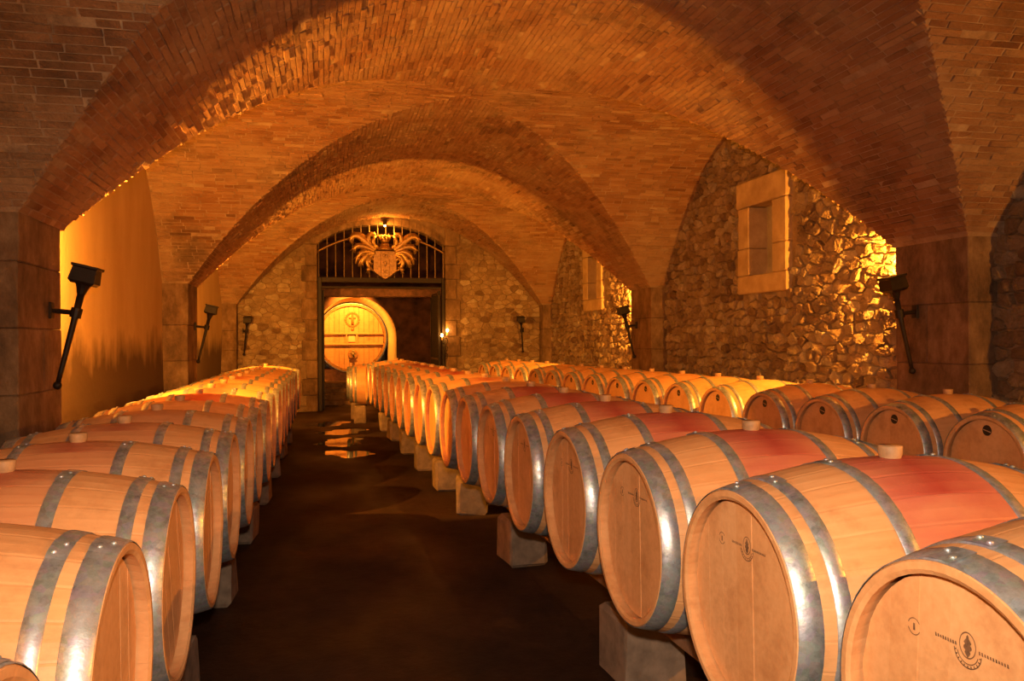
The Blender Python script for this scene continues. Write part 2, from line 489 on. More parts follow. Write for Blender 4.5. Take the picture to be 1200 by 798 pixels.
WIN = [(8.06, 1.98, 3.22), (13.75, 1.98, 3.22)]   # centre y, sill underside, lintel top
FW = .52                                           # half outer width
def keep_right(y, z, hw, hh):
    for a, b in PIER:
        if a-.02+hw*.4 < y < b+.02-hw*.4: return False
    for yc in YC:
        if abs(y-yc) < B and z > P((y-yc)/B)+.1: return False
    for yw, z0, z1 in WIN:
        if abs(y-yw) < FW+hw*.75 and z0-hh*.75 < z < z1+hh*.75: return False
    return True
wall_right = tag(obj('wall_right', None), 'rubble stone wall with splayed window recesses', kind='structure')
bedm = MB()
OW = .24  # half opening
def wall_bed(mbx, y0, y1):
    mbx.box((WR, y0, 0), (WR+.5, y1, 4.1))
OB = OW+.10
segs = [(-1.4, WIN[0][0]-OB), (WIN[0][0]+OB, WIN[1][0]-OB), (WIN[1][0]+OB, YE+.4)]
for a, b in segs: wall_bed(bedm, a, b)
for yw, z0, z1 in WIN:
    bedm.box((WR, yw-OB, 0), (WR+.5, yw+OB, z0+.1)); bedm.box((WR, yw-OB, z1-.1), (WR+.5, yw+OB, 4.1))
bedm.build('mortar_bed', M['bed'], wall_right)
geos = [stone_geo(c, p, lambda u, v, e: Vector((WR-e, u, v)), .038) for c, p in rubble(2.9, 16.5, .55, 4.0, .082, .150, keep_right, .010, .36)]
build_stones(geos, wall_right)

for i, (yw, z0, z1) in enumerate(WIN):
    wd = tag(obj('window_%d' % (i+1), None, None, (WR, yw, z0)), 'narrow window recess framed with dressed limestone blocks', kind='structure')
    h = z1-z0; pr = .075
    MB().box((-pr, -FW, 0), (.30, FW-.02, .20), bev=.012).build('sill', M['limestone'], wd)
    MB().box((-pr, -FW, h-.28), (.30, FW, h), bev=.012).build('lintel', M['limestone'], wd)
    for s in (-1, 1):
        zz = .203
        for hh in (.30, h-.28-.203-.303):
            a, b = (-FW+random.uniform(0, .05), -OW) if s < 0 else (OW, FW-random.uniform(0, .05))
            MB().box((-pr, a, zz), (.42, b, zz+hh-.003), bev=.01).build('jamb_stone', M['limestone'], wd); zz += hh
    MB().box((.15, -OW-.02, .19), (.18, OW+.02, h-.27)).build('pane', M['glass'], wd)

# left wall, plastered
wall_left = tag(obj('wall_left', None), 'ochre plaster wall with dark damp stain along its foot', kind='structure')
def pl(u, v):
    y, z = -1.4+(YE+1.8)*u, 4.1*v
    return (WL-.012*(sin(y*1.3+z*.7)+sin(y*.5-z*1.9)), y, z)
pm = MB().add(*patch(pl, 70, 18)); pm.box((WL-.4, -1.4, 0), (WL-.05, YE+.4, 4.1))
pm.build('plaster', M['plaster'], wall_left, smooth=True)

# piers of dressed blocks
n_p = 0
for pi_, (a, b) in enumerate(PIER):
    for s in (-1, 1):
        x0, x1 = (WL-.05, XL) if s < 0 else (XR, WR+.05)
        pr = tag(obj('pier', None, None, ((x0+x1)/2, (a+b)/2, 0)), 'dressed stone pier carrying the brick vault', kind='structure')
        z = FZ; k = 0
        while z < ZS+.02:
            hh = min(random.uniform(.34, .46), ZS+.10-z)
            if ZS-z-hh < .15: hh = ZS+.03-z
            cx, cy = (x0+x1)/2, (a+b)/2
            cut = [(a, b)] if k % 2 == 0 or pi_ == 3 else [(a, a+(b-a)*.55), (a+(b-a)*.55, b)]
            for q0, q1 in cut:
                j1 = random.uniform(0, .010)
                xa, xb = (x0, x1-j1) if s < 0 else (x0+j1, x1)
                bm_ = MB().box((xa-cx, q0-cy+.001, z+.001), (xb-cx, q1-cy-.001, z+hh-.001), random.random(), bev=.007)
                bm_.build('block', M['ashlar'], pr)
            z += hh; k += 1

# end wall with gate opening
GX0, GX1, GZS, GZT = -.13, 2.47, 3.40, 3.83
GXC = (GX0+GX1)/2
def garch(x): return GZS+(GZT-GZS)*(1-abs((x-GXC)/((GX1-GX0)/2))**2.3)
wall_back = tag(obj('wall_back', None), 'rubble end wall pierced by the arched gate opening', kind='structure')
bw = MB(); T = .42
bw.box((WL-.1, YE, 0), (GX0, YE+T, 4.1)); bw.box((GX1, YE, 0), (WR+.1, YE+T, 4.1))
def gpatch(y): return lambda u, v: (GX0+(GX1-GX0)*u, y, garch(GX0+(GX1-GX0)*u)+(4.1-garch(GX0+(GX1-GX0)*u))*v)
bw.add(*patch(gpatch(YE), 32, 1)); bw.add(*patch(gpatch(YE+T), 32, 1))
bw.add(*patch(lambda u, v: (GX0+(GX1-GX0)*u, YE+T*v, garch(GX0+(GX1-GX0)*u)), 32, 1))
bw.build('mortar_bed', M['bed'], wall_back)
def keep_back(x, z, hw, hh):
    if GX0-.20-hw*.6 < x < GX1+.20+hw*.6 and z < 3.6: return False
    if GX0 < x < GX1: return False
    if not (XL < x < XR): return False
    return z < P((x-XC)/A)+.1
geos = [stone_geo(c, p, lambda u, v, e: Vector((u, YE-e, v)), .020) for c, p in rubble(XL, XR, .5, 4.0, .095, .18, keep_back, .010, .36)]
build_stones(geos, wall_back)
for s in (-1, 1):                       # dressed jamb stones
    z = FZ; k = 0
    while z < 3.45:
        hh = random.uniform(.3, .42); wd = .27 if k % 2 else .19
        a, b = (GX0-wd, GX0+.03) if s < 0 else (GX1-.03, GX1+wd)
        MB().box((a, YE-.05, z+.003), (b, YE+T*.5, z+hh-.003), random.random(), bev=.012).build('jamb_stone', M['ashlar'], wall_back)
        z += hh; k += 1
nv = 17
for i in range(nv):                     # voussoirs over the gate
    xa = GX0+(GX1-GX0)*i/nv+.004; xb = GX0+(GX1-GX0)*(i+1)/nv-.004
    V = []
    for y in (YE-.035, YE+.3):
        for x, dz in ((xa, 0), (xb, 0), (xb, .14), (xa, .14)):
            V.append((x, y, garch(x)+dz-.02))
    mesh_ = mesh('voussoir', V, [(0,1,2,3), (7,6,5,4), (0,4,5,1), (1,5,6,2), (2,6,7,3), (3,7,4,0)], M['ashlar'], False, random.random())
    obj('voussoir', mesh_, wall_back)

# floor and the wall behind the photographer
floor_o = tag(obj('floor', MB().box((WL-.1, -1.5, -.1), (WR+.1, YE+T, FZ)).mesh('floor', M['floor'])), 'dark damp earthen floor of the aisle', kind='structure')
tag(obj('wall_front', MB().box((WL-.1, -1.45, 0), (WR+.1, -1.3, 4.1)).mesh('wall_front', M['bed'])), 'stone wall closing the near end of the cellar', kind='structure')

# ------------------------------------------------------------------ room behind the gate
RX0, RX1, RY0, RY1, RZ = -.9, 3.3, YE+T, 20.9, 3.9
AX, AR, AZ, AD = .80, 1.0, 1.56, 3.3
def far_struct(name, mbx, mat, label): return tag(mbx.build(name, mat), label, kind='structure')
far_struct('floor_gallery', MB().box((RX0, RY0, -.1), (RX1, RY1+AD, FZ)), M['floor'], 'dark floor of the gallery behind the gate')
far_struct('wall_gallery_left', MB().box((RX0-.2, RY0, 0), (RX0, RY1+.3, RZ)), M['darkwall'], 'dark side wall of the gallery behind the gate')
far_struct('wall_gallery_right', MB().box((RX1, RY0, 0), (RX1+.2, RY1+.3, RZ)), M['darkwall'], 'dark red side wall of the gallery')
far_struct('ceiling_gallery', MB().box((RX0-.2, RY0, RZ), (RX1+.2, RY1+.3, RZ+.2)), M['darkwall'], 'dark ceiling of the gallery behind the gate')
def aarch(x): return AZ+sqrt(max(0, AR*AR-(x-AX)**2))*1.0
m_ = MB(); m_.box((RX0, RY1, 0), (AX-AR, RY1+.3, RZ)); m_.box((AX+AR, RY1, 0), (RX1, RY1+.3, RZ))
axs = [AX-AR*cos(pi*i/28) for i in range(29)]
m_.add([p for x in axs for p in ((x, RY1, aarch(x)), (x, RY1, RZ))], [(2*i, 2*i+2, 2*i+3, 2*i+1) for i in range(28)])
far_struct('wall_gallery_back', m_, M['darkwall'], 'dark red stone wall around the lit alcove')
m_ = MB(); CX, CZ, IR = .72, 1.56, .91
ring = [(AX-AR, FZ)]+[(x, aarch(x)) for x in axs]+[(AX+AR, FZ)]
inner = [(CX-IR, FZ)]+[(CX-IR*cos(pi*i/28), CZ+IR*sin(pi*i/28)) for i in range(29)]+[(CX+IR, FZ)]
K = len(ring)
m_.add([p for (x, z), (x2, z2) in zip(ring, inner) for p in ((x, RY1-.01, z), (x2, RY1+.62, z2), (x2+(x2-CX)*.12, RY1+.63, z2+max(0, z2-CZ)*.12), (x2+(x2-CX)*.12, RY1+AD, z2+max(0, z2-CZ)*.12))],
       [(4*i+q, 4*i+4+q, 4*i+5+q, 4*i+1+q) for i in range(K-1) for q in range(3)])
m_.add([(x*1.15-.1, RY1+AD, z) for x, z in ring], [tuple(range(K))])
far_struct('wall_alcove', m_, M['yplaster'], 'cream plastered round arched alcove around the large cask')

st = thing('stone_steps', (AX-.2, 18.9, FZ), 'low stone steps leading up to the large cask', 'steps')
for i in range(4):
    MB().box((-.75, -.70+i*.55, 0), (1.2, 1.93, .10*(i+1)-.004), bev=.01).build('step', M['ashlar'], st).location.z = 0
bt = MB().box((RX0+.005, 17.95, 2.42), (RX1-.005, 18.2, 2.64), bev=.015).build('timber_lintel', M['timber'])
tag(bt, 'dark red timber beam spanning the gallery behind the gate', 'beam')

# large cask
cx, cy, cr = .72, 21.42, .86
fd = thing('large_cask', (cx, cy+.9, .44), 'huge upright oak cask glowing in the arched alcove', 'cask')
z0 = 1.56-.44
prof = []
for i in range(13):
    q = i/12; prof.append((cr+.09*(1-(2*q-1)**2), -.9+1.8*q))
shell = MB()
N = 40
for k in range(N):
    th0, th1 = 2*pi*k/N+.004, 2*pi*(k+1)/N-.004; V = []
    for r, y in prof:
        for th in (th0, th1):
            for rr in (r, r-.05): V.append((rr*cos(th), y, z0+rr*sin(th)))
    F = []
    for i in range(12):
        a = i*4; F += [(a, a+2, a+6, a+4), (a+1, a+5, a+7, a+3), (a, a+4, a+5, a+1), (a+2, a+3, a+7, a+6)]
    F += [(0,1,3,2), (48,50,51,49)]
    mesh_ = mesh('cask_stave', V, F, M['foudre_rim'], False, random.random()); obj('cask_stave', mesh_, fd)
for y in (-.86, -.5, .5, .86):
    q = (y+.9)/1.8; r = cr+.09*(1-(2*q-1)**2)
    MB().lathe([(r+.001, y-.04), (r+.012, y-.04), (r+.012, y+.04), (r+.001, y+.04)], (0, 0, z0), 'y', 48, caps=False).build('hoop', M['steel'], fd)
nb = 13; hr = cr-.055
for i in range(nb):
    xa, xb = -hr+2*hr*i/nb+.003, -hr+2*hr*(i+1)/nb-.003; V = []
    pts = []
    for k in range(5):
        x = xa+(xb-xa)*k/4; pts.append((x, sqrt(max(0, hr*hr-x*x))))
    poly = [(x, z) for x, z in pts]+[(x, -z) for x, z in reversed(pts)]
    K = len(poly); yo = random.uniform(0, .006)
    V = [(x, -.80-yo, z0+z) for x, z in poly]+[(x, -.76, z0+z) for x, z in poly]
    F = [tuple(range(K)), tuple(range(K, 2*K))[::-1]]+[(i_, i_+K, (i_+1) % K+K, (i_+1) % K) for i_ in range(K)]
    obj('head_board', mesh('head_board', V, F, M['foudre'], False, random.random()), fd)
for zz in (.10, -.17): MB().box((-.80, -.87, z0+zz-.02), (.80, -.807, z0+zz+.025), bev=.008).build('cross_bar', M['foudre'], fd)
for xx in (-.13, .13): MB().box((xx-.02, -.86, z0-.14), (xx+.02, -.807, z0+.078), bev=.006).build('upright_bar', M['foudre'], fd)
MB().box((-.085, -.83, z0-.11), (.085, -.807, z0+.05), bev=.006).build('plaque', M['yplaster'], fd)
d = MB(); d.lathe([(.0, -.84), (.12, -.84), (.13, -.807)], (.03, 0, z0-.42), 'y', 20); d.build('manhole', M['foudre_rim'], fd)
tp = MB(); tp.lathe([(.055, -.86), (.06, -.83), (.06, -.807)], (.03, 0, z0-.36), 'y', 16); tp.tube([(.03, -.84, z0-.36), (.03, -.98, z0-.38), (.03, -1.0, z0-.50)], [.03, .03, .038], 10)
tp.tube([(-.06, -.93, z0-.40), (.12, -.93, z0-.40)], .014, 8); tp.sphere((.03, -.94, z0-.33), .03); tp.build('tap', M['brass'], fd, smooth=True)
wr = MB()
for k in range(20):
    th = 2*pi*k/20; c_, s_ = cos(th), sin(th)
    wr.sphere((.02+.16*c_, -.808, z0+.46+.17*s_), .032, 8, 5, (1, .5, 1))
wr.tube([(.02, -.812, z0+.60), (.02, -.812, z0+.33)], [.025, .035], 8); wr.tube([(-.06, -.812, z0+.50), (.10, -.812, z0+.50)], .02, 8)
wr.sphere((.02, -.81, z0+.22), .045, 8, 5, (1, .5, 1))
wr.build('carved_wreath', M['foudre_rim'], fd, smooth=True)
for yy in (-.6, .6): MB().box((-.7, yy-.1, 0), (.7, yy+.1, .32), bev=.01).build('cradle', M['foudre_rim'], fd)

# ------------------------------------------------------------------ gate with grille and coat of arms
gt = thing('iron_gate', (GXC, YE-.02, 0), 'black iron gate with arched bar grille above open leaves', 'gate')
gy = .10
LZ = 2.70
MB().box((GX0-GXC+.02, gy-.03, LZ-.05), (GX1-GXC-.02, gy+.03, LZ+.05), bev=.006).build('lintel_bar', M['iron'], gt)
MB().box((GX0-GXC+.02, gy-.02, LZ-.17), (GX1-GXC-.02, gy+.02, LZ-.13), bev=.006).build('lintel_bar', M['iron'], gt)
hwG = (GX1-GX0)/2
for i in range(16):
    x = -hwG+.06+(2*hwG-.12)*i/15
    MB().tube([(x, gy, LZ+.04), (x, gy, garch(x+GXC)-.01)], .012, 8).build('bar', M['gateiron'], gt)
pts = [(-hwG+.02+(2*hwG-.04)*i/24, gy-.025, garch(GXC+(-hwG+.02+(2*hwG-.04)*i/24)*.93)-.24) for i in range(25)]
MB().tube(pts, .026, 8, .8).build('arched_band', M['gilt'], gt, smooth=True)
for s in (-1, 1):
    MB().box((s*hwG-.10 if s > 0 else -hwG+.03, gy-.05, FZ), (s*hwG-.03 if s > 0 else -hwG+.12, gy+.05, LZ+.05), bev=.008).build('post', M['iron'], gt)
    xl = s*(hwG-.14)
    lf = MB().box((xl-.025, gy+.05, .13), (xl+.025, gy+.10, LZ-.2), bev=.005).box((xl-.025, gy+1.25, .13), (xl+.025, gy+1.30, LZ-.2), bev=.005)
    for zz in (.18, 1.1, LZ-.25): lf.box((xl-.02, gy+.10, zz-.025), (xl+.02, gy+1.25, zz+.025), bev=.005)
    leaf = lf.build('leaf_frame', M['iron'], gt)
    for k in range(8):
        yy = gy+.22+k*.13
        MB().tube([(xl, yy, .18), (xl, yy, LZ-.25)], .011, 6).build('leaf_bar', M['iron'], leaf)
# coat of arms
cz = 2.74; ccx = .05; cyy = -.02
def shield(x0, x1, dep, grow=0):
    V = []
    out = [(x0-grow, cz+.54+grow), (x1+grow, cz+.54+grow), (x1+grow, cz+.12), ((x0+x1)/2+.12, cz+.02-grow*.5), ((x0+x1)/2, cz-.05-grow), ((x0+x1)/2-.12, cz+.02-grow*.5), (x0-grow, cz+.12)]
    K = len(out)
    V = [(x, cyy, z) for x, z in out]+[(ccx+(x-ccx)*.93, cyy-dep, cz+.3+(z-cz-.3)*.93) for x, z in out]
    F = [tuple(range(K, 2*K))]+[(i, (i+1) % K, (i+1) % K+K, i+K) for i in range(K)]+[tuple(range(K))[::-1]]
    return V, F
V, F = shield(ccx-.24, ccx+.24, .06)
sh = obj('coat_of_arms', mesh('coat_of_arms', V, F, M['gilt'], False, .5), gt)
sh['label'] = 'gilt shield with crown and acanthus leaves'
MB().box((ccx-.085, cyy-.075, cz+.02), (ccx+.085, cyy-.055, cz+.51), bev=.006).build('pale', M['gilt'], sh)
def curl(pts, r, mbx): mbx.tube(pts, [r]*len(pts), 6)
for k, zz in enumerate((.43, .27, .11)):       # three raised charges on the pale
    g = MB()
    for s in (-1, 1):
        c0 = (ccx+s*.028, zz+cz)
        if k == 0: curl([(c0[0]+.025*cos(a*pi/5), cyy-.082, c0[1]+.032*sin(a*pi/5)) for a in range(11)], .008, g)
        elif k == 1: curl([(c0[0]-s*.02+s*.03*sin(a*.55)*.8, cyy-.082, c0[1]+.05-.014*a) for a in range(8)], .009, g)
        else: curl([(c0[0]+.022*cos(s*a*.5+1), cyy-.082, c0[1]-.03+.009*a) for a in range(9)], .008, g)
    g.build('charge', M['gilt'], sh, smooth=True)
cr_ = MB()
cr_.lathe([(.20, 0), (.23, .03), (.17, .07), (.15, .10)], (ccx, cyy-.02, cz+.54), 'z', 20)
cr_.lathe([(.12, .10), (.14, .13), (.12, .16), (.10, .17)], (ccx, cyy-.02, cz+.54), 'z', 20)
cr_.lathe([(.10, .17), (.13, .20), (.15, .27)], (ccx, cyy-.02, cz+.54), 'z', 20)
for k in range(9):
    th = 2*pi*k/9-pi/2; c_, s_ = cos(th), sin(th)
    cr_.tube([(ccx+.145*c_, cyy-.02+.145*s_, cz+.79), (ccx+.165*c_, cyy-.02+.165*s_, cz+.85), (ccx+.16*c_, cyy-.02+.16*s_, cz+.88)], [.03, .034, .008], 6)
    cr_.sphere((ccx+.16*c_, cyy-.02+.16*s_, cz+.89), .018, 8, 5)
for v in cr_.V: v.x = ccx+(v.x-ccx)*.66; v.y = cyy-.02+(v.y-cyy+.02)*.66; v.z = cz+.54+(v.z-cz-.54)*.86
cr_.build('crown', M['gilt'], sh, smooth=True)
def spline(ps, n=5):
    out = []; q = [ps[0]]+list(ps)+[ps[-1]]
    for i in range(1, len(q)-2):
        for k in range(n):
            t = k/n; p0, p1, p2, p3 = [Vector((*p, 0)) for p in q[i-1:i+3]]
            out.append(.5*((2*p1)+(p2-p0)*t+(2*p0-5*p1+4*p2-p3)*t*t+(3*p1-p0-3*p2+p3)*t**3))
    out.append(Vector((*ps[-1], 0))); return out
# each leaf: zoomed outline of one side (distance out from the shield's middle, height over its top edge), widest radius
spec = [([(.18,.0), (.36,.155), (.50,.27), (.61,.27), (.66,.19), (.62,.12)], .065),
        ([(.16,.03), (.33,.17), (.46,.29), (.56,.31), (.63,.27)], .040),
        ([(.13,.04), (.27,.11), (.33,.22), (.29,.32), (.20,.31), (.19,.24)], .036),
        ([(.18,.05), (.23,.16), (.21,.25), (.16,.29)], .028),
        ([(.20,-.02), (.38,.06), (.52,.08), (.60,.01), (.58,-.05)], .055),
        ([(.20,-.06), (.36,-.02), (.46,-.06), (.54,-.16), (.57,-.27)], .052),
        ([(.21,-.07), (.35,-.07), (.42,-.17), (.46,-.27), (.49,-.33)], .048),
        ([(.21,-.08), (.32,-.13), (.35,-.24), (.30,-.36), (.22,-.40)], .042),
        ([(.22,-.20), (.28,-.16), (.31,-.22), (.27,-.27), (.23,-.25)], .028),
        ([(.28,-.33), (.33,-.38), (.34,-.46)], .034), ([(.40,-.15), (.47,-.20), (.52,-.33)], .032)]
ztop = cz+.54
for s in (-1, 1):
    for ps, wd in spec:
        c = spline(ps); n = len(c)
        pts = [(ccx+s*p.x, cyy-.03-.05*sin(pi*i/(n-1)), ztop+p.y) for i, p in enumerate(c)]
        rad = [1.35*wd*(.45+.75*sin(pi*min(1, .25+.75*i/(n-1))))*(1-.35*i/(n-1))*.8+.004 for i in range(n)]
        g = MB().tube(pts, rad, 8, .55, up=(0, 1, 0))
        for off in (.45, .7):
            i = int(off*(n-1)); p = Vector(pts[i]); dd = (Vector(pts[i+1])-p).normalized(); nn = Vector((dd.z, 0, -dd.x))*s
            for sg in (1, -1): g.tube([p, p+nn*sg*wd*.7+dd*wd*.6, p+nn*sg*wd*1.15+dd*wd*1.7], [wd*.5, wd*.38, .005], 6, .6)
        g.build('acanthus_leaf', M['gilt'], sh, smooth=True)

# ------------------------------------------------------------------ barrels
BLN, RB, RH = .93, .346, .279
def rprof(x): return RB-(RB-RH)*abs(2*x/BLN-1)**2
NS = 26
XS = [0, .006, .034, .06, .11, .17, .24, .31, .39, .465]
XS = XS+[BLN-x for x in reversed(XS[:-1])]
def stave_geo(th0, half, tone, mbx):
    V = []; F = []
    for x in XS:
        r = rprof(x); e = min(x, BLN-x)
        ri = r-.026+(.010 if e < .003 else 0)
        if e < .003: r -= .003
        for k in (-1, -.86, 0, .86, 1):
            V.append((x, (r-(.0008 if abs(k) == 1 else 0))*sin(th0+k*half), (r-(.0008 if abs(k) == 1 else 0))*cos(th0+k*half)))
        for k in (1, 0, -1): V.append((x, ri*sin(th0+k*half), ri*cos(th0+k*half)))
    for i in range(len(XS)-1):
        for k in range(8): F.append((i*8+k, i*8+(k+1) % 8, (i+1)*8+(k+1) % 8, (i+1)*8+k))
    F.append(tuple(range(8))[::-1]); F.append(tuple((len(XS)-1)*8+k for k in range(8)))
    mbx.add(V, F, tone)
HALF = pi/NS-.0004
def stave_mesh(mat, tone):
    g = MB(); stave_geo(0, HALF, tone, g); return mesh('stave', g.V, g.F, mat, False, tone)
STAVE = {}
for k, mt in (('oak', M['oak']), ('red', M['oak_red']), ('pink', M['oak_pink']), ('red_s', M['oak_red_spill']), ('pink_s', M['oak_pink_spill'])):
    STAVE[k] = [stave_mesh(mt, q) for q in ((.3, .45, .55, .75) if not k.endswith('_s') else (.5,))]
BODY = {}
for k, mt in (('oak', M['body_plain']), ('red', M['body_red']), ('pink', M['body_pink'])):
    g = MB(); rr = random.Random(3)
    for i in range(NS): stave_geo(2*pi*i/NS, HALF, rr.random(), g)
    BODY[k] = mesh('body', g.V, g.F, mt, False, g.T)
def head_board_geo(i, n, hr, x0, x1):
    ya, yb = -hr+2*hr*i/n+.0002, -hr+2*hr*(i+1)/n-.0002
    pts = [(ya+(yb-ya)*k/4) for k in range(5)]
    poly = [(y, sqrt(max(0, hr*hr-y*y))) for y in pts]+[(y, -sqrt(max(0, hr*hr-y*y))) for y in reversed(pts)]
    K = len(poly); V = [(x0, y, z) for y, z in poly]+[(x1, y, z) for y, z in poly]
    F = [tuple(range(K))[::-1], tuple(range(K, 2*K))]+[(j, (j+1) % K, (j+1) % K+K, j+K) for j in range(K)]
    return V, F
HN, HR = 7, .256
BOARD = []
for v in range(3):
    row = []
    for i in range(HN):
        V, F = head_board_geo(i, HN, HR, .036-random.uniform(0, .0016), .056); row.append(mesh('head_board', V, F, M['oak'], False, random.uniform(.25, .95)))
    BOARD.append(row)
g = MB()
for i in range(HN): g.add(*head_board_geo(i, HN, HR, .036, .056), random.uniform(.3, .8))
HEAD_F = g.mesh('head', M['oak'])
g2 = MB(); g2.add([(BLN-v[0], v[1], v[2]) for v in g.V], g.F); HEAD_R = g2.mesh('head', M['oak'])
def hoop_geo(xa, xb):
    seg = 48; V = []; F = []
    xs = [xa, xa+.002, (xa+xb)/2, xb-.002, xb]
    ring = [(x, rprof(max(0, min(BLN, x)))+o) for x, o in zip(xs, (.0005, .0028, .0030, .0028, .0005))]
    for k in range(seg):
        th = 2*pi*k/seg
        for x, r in ring: V.append((x, r*sin(th), r*cos(th)))
    n = len(ring)
    for k in range(seg):
        for i in range(n-1): F.append((k*n+i, ((k+1) % seg)*n+i, ((k+1) % seg)*n+i+1, k*n+i+1))
    # lapped end with its edge
    xm0, xm1 = xa+.001, xb-.001; a0, a1 = -.10, .13; b = len(V)
    for k in range(7):
        th = a0+(a1-a0)*k/6
        for x in (xm0, xm1): 
            r = rprof(x)+(.0028 if k == 6 else .0052); V.append((x, r*sin(th), r*cos(th)))
    for k in range(6): F.append((b+2*k, b+2*k+1, b+2*k+3, b+2*k+2))
    return V, F
HX = [(.001, .056), (.084, .121), (.272, .310)]; HX = HX+[(BLN-b, BLN-a) for a, b in reversed(HX)]
HOOP = [mesh('hoop', *hoop_geo(a, b), M['steel'], True, .5) for a, b in HX]
RIV = MB().sphere((0, 0, 0), .0065, 8, 5, (1, 1, .6)).mesh('rivet', M['steel'], True)
gb = MB().lathe([(.026, -.012), (.027, 0), (.030, .008), (.031, .028), (.029, .031)], (0, 0, 0), 'z', 20); BUNG = gb.mesh('bung', M['bung'], True)
# branded emblem (ring, leaf, illegible ribbon of lettering) and the small stamp beside it
def ringmb(mbx, cy, cz_, r, w, sy=1., sz=1., a0=0, a1=2*pi, n=28):
    V = []; F = []
    for k in range(n+1):
        th = a0+(a1-a0)*k/n
        for q in (r, r-w): V.append((0, cy+q*sy*cos(th), cz_+q*sz*sin(th)))
    for k in range(n): F.append((2*k, 2*k+1, 2*k+3, 2*k+2))
    mbx.add(V, F)
rb = random.Random(5)
em = MB(); ringmb(em, 0, .012, .024, .0022, 1, 1.25); ringmb(em, 0, 0, .040, .0026, 1, 1.0, pi*1.02, pi*1.98); ringmb(em, 0, 0, .031, .0022, 1, 1.0, pi*1.08, pi*1.92)
for k in range(11):
    th = pi*1.06+pi*.88*k/10; em.add([(0, .0355*cos(th+d_)*s_, .0355*sin(th+d_)*s_) for d_, s_ in ((-.045, .93), (.045, .93), (.03, 1.07), (-.05, 1.05))], [(0,1,2,3)])
lf_ = [(0, .000, .036)]
out = []
for k in range(13):
    q = k/12; out.append((.0105*sin(q*pi)*(1+.28*sin(q*26)), .036-.054*q))
em.add([(0, y, z) for y, z in out]+[(0, -y, z) for y, z in reversed(out)], [tuple(range(26))])
for s, n_ in ((1, 9), (-1, 11)):
    for k in range(n_):
        y = s*(.034+k*.0075); hh = rb.uniform(.006, .0085)
        em.add([(0, y-.0028, .006-hh/2), (0, y+.0022, .006-hh/2), (0, y+.0028, .006+hh/2), (0, y-.001, .006+hh/2)], [(0,1,2,3)])
EMB = em.mesh('branded_emblem', M['brand'])
sm = MB(); ringmb(sm, 0, 0, .021, .0022, 1, 1, .3, 2.6); ringmb(sm, 0, 0, .021, .0022, 1, 1, 3.6, 6.0); sm.add([(0, -.0035, -.009), (0, .0035, -.009), (0, .003, .008), (0, -.003, .008)], [(0,1,2,3)])
STM = sm.mesh('branded_stamp', M['brand'])
def disc(r, n=20, s=1): return [(0, r*cos(2*pi*k/n), s*r*sin(2*pi*k/n)) for k in range(n)], [tuple(range(n))]
sk = MB(); V, F = disc(.030); sk.add([(v[0]+.001, v[1], v[2]) for v in V]+V, [tuple(range(20)), tuple(range(20, 40))]+[(i, (i+1) % 20, (i+1) % 20+20, i+20) for i in range(20)])
STK = sk.mesh('head_sticker', M['sticker'])
sb = MB(); sb.add([(-.0006, -.025, -.012), (-.0006, .025, .002), (-.0006, .0255, .006), (-.0006, -.025, -.006)], [(0,1,2,3)])
STKB = sb.mesh('sticker_stripe', M['stickerband'])

nbar = [0]
def barrel(x, y, zc, ang, kind, detail, label, group, mark=None, roll=0., spill=True):
    """head faces local -x; ang turns the barrel about z; origin under the middle of the near head end at bilge level"""
    rd = random.Random(nbar[0]*13+5); nbar[0] += 1
    t = thing('wine_barrel', (x, y, zc-RB), label, 'barrel', group, ang)
    L = (0, 0, RB); o = None
    if detail:
        for k in range(NS):
            kk = kind
            top = min(k, NS-k)
            if spill and kind in ('red', 'pink') and top <= (2 if kind == 'red' else 1): kk = kind+'_s'
            obj('stave', rd.choice(STAVE[kk]), t, L, (-2*pi*k/NS, 0, 0))
        brd = rd.choice(BOARD)
        for b in brd: obj('head_board', b, t, L, (roll, 0, 0))
    else:
        obj('body', BODY[kind], t, L); obj('head', HEAD_F, t, L, (roll, 0, 0))
    obj('head', HEAD_R, t, L)
    for i, h in enumerate(HOOP):
        ha = rd.uniform(-.25, .25)
        ho = obj('hoop', h, t, L, (ha, 0, 0))
        if detail and i < 5:
            xa, xb = HX[i]; xm = (xa+xb)/2
            for dx, dth in ((-.3, -.05), (.28, .06)):
                xx = xm+dx*(xb-xa)*.6; r = rprof(xx)+.0055
                obj('rivet', RIV, ho, (xx, r*sin(dth), r*cos(dth)), (-dth, 0, 0))
    obj('bung', BUNG, t, (BLN/2, 0, 2*RB))
    if mark == 'brand':
        obj('branded_emblem', EMB, t, (.0338, -.012, RB+.135)).scale = (1, .75, .75); obj('branded_stamp', STM, t, (.0338, .112, RB+.135)).scale = (1, .75, .75)
    if mark == 'sticker':
        s_ = obj('head_sticker', STK, t, (.0336, 0, RB+.195)); obj('sticker_stripe', STKB, s_)
    return t

ORD = ['first','second','third','fourth','fifth','sixth','seventh','eighth','ninth','tenth','eleventh','twelfth','thirteenth','fourteenth','fifteenth','sixteenth','seventeenth','eighteenth']
LOOK = {'pink': 'faintly wine tinted', 'red': 'wine stained', 'oak': 'clean'}
def rowpos(a, b, y0, i):
    ca = 1/math.hypot(1, b); y = y0+.70*ca*i; return a+b*y, y
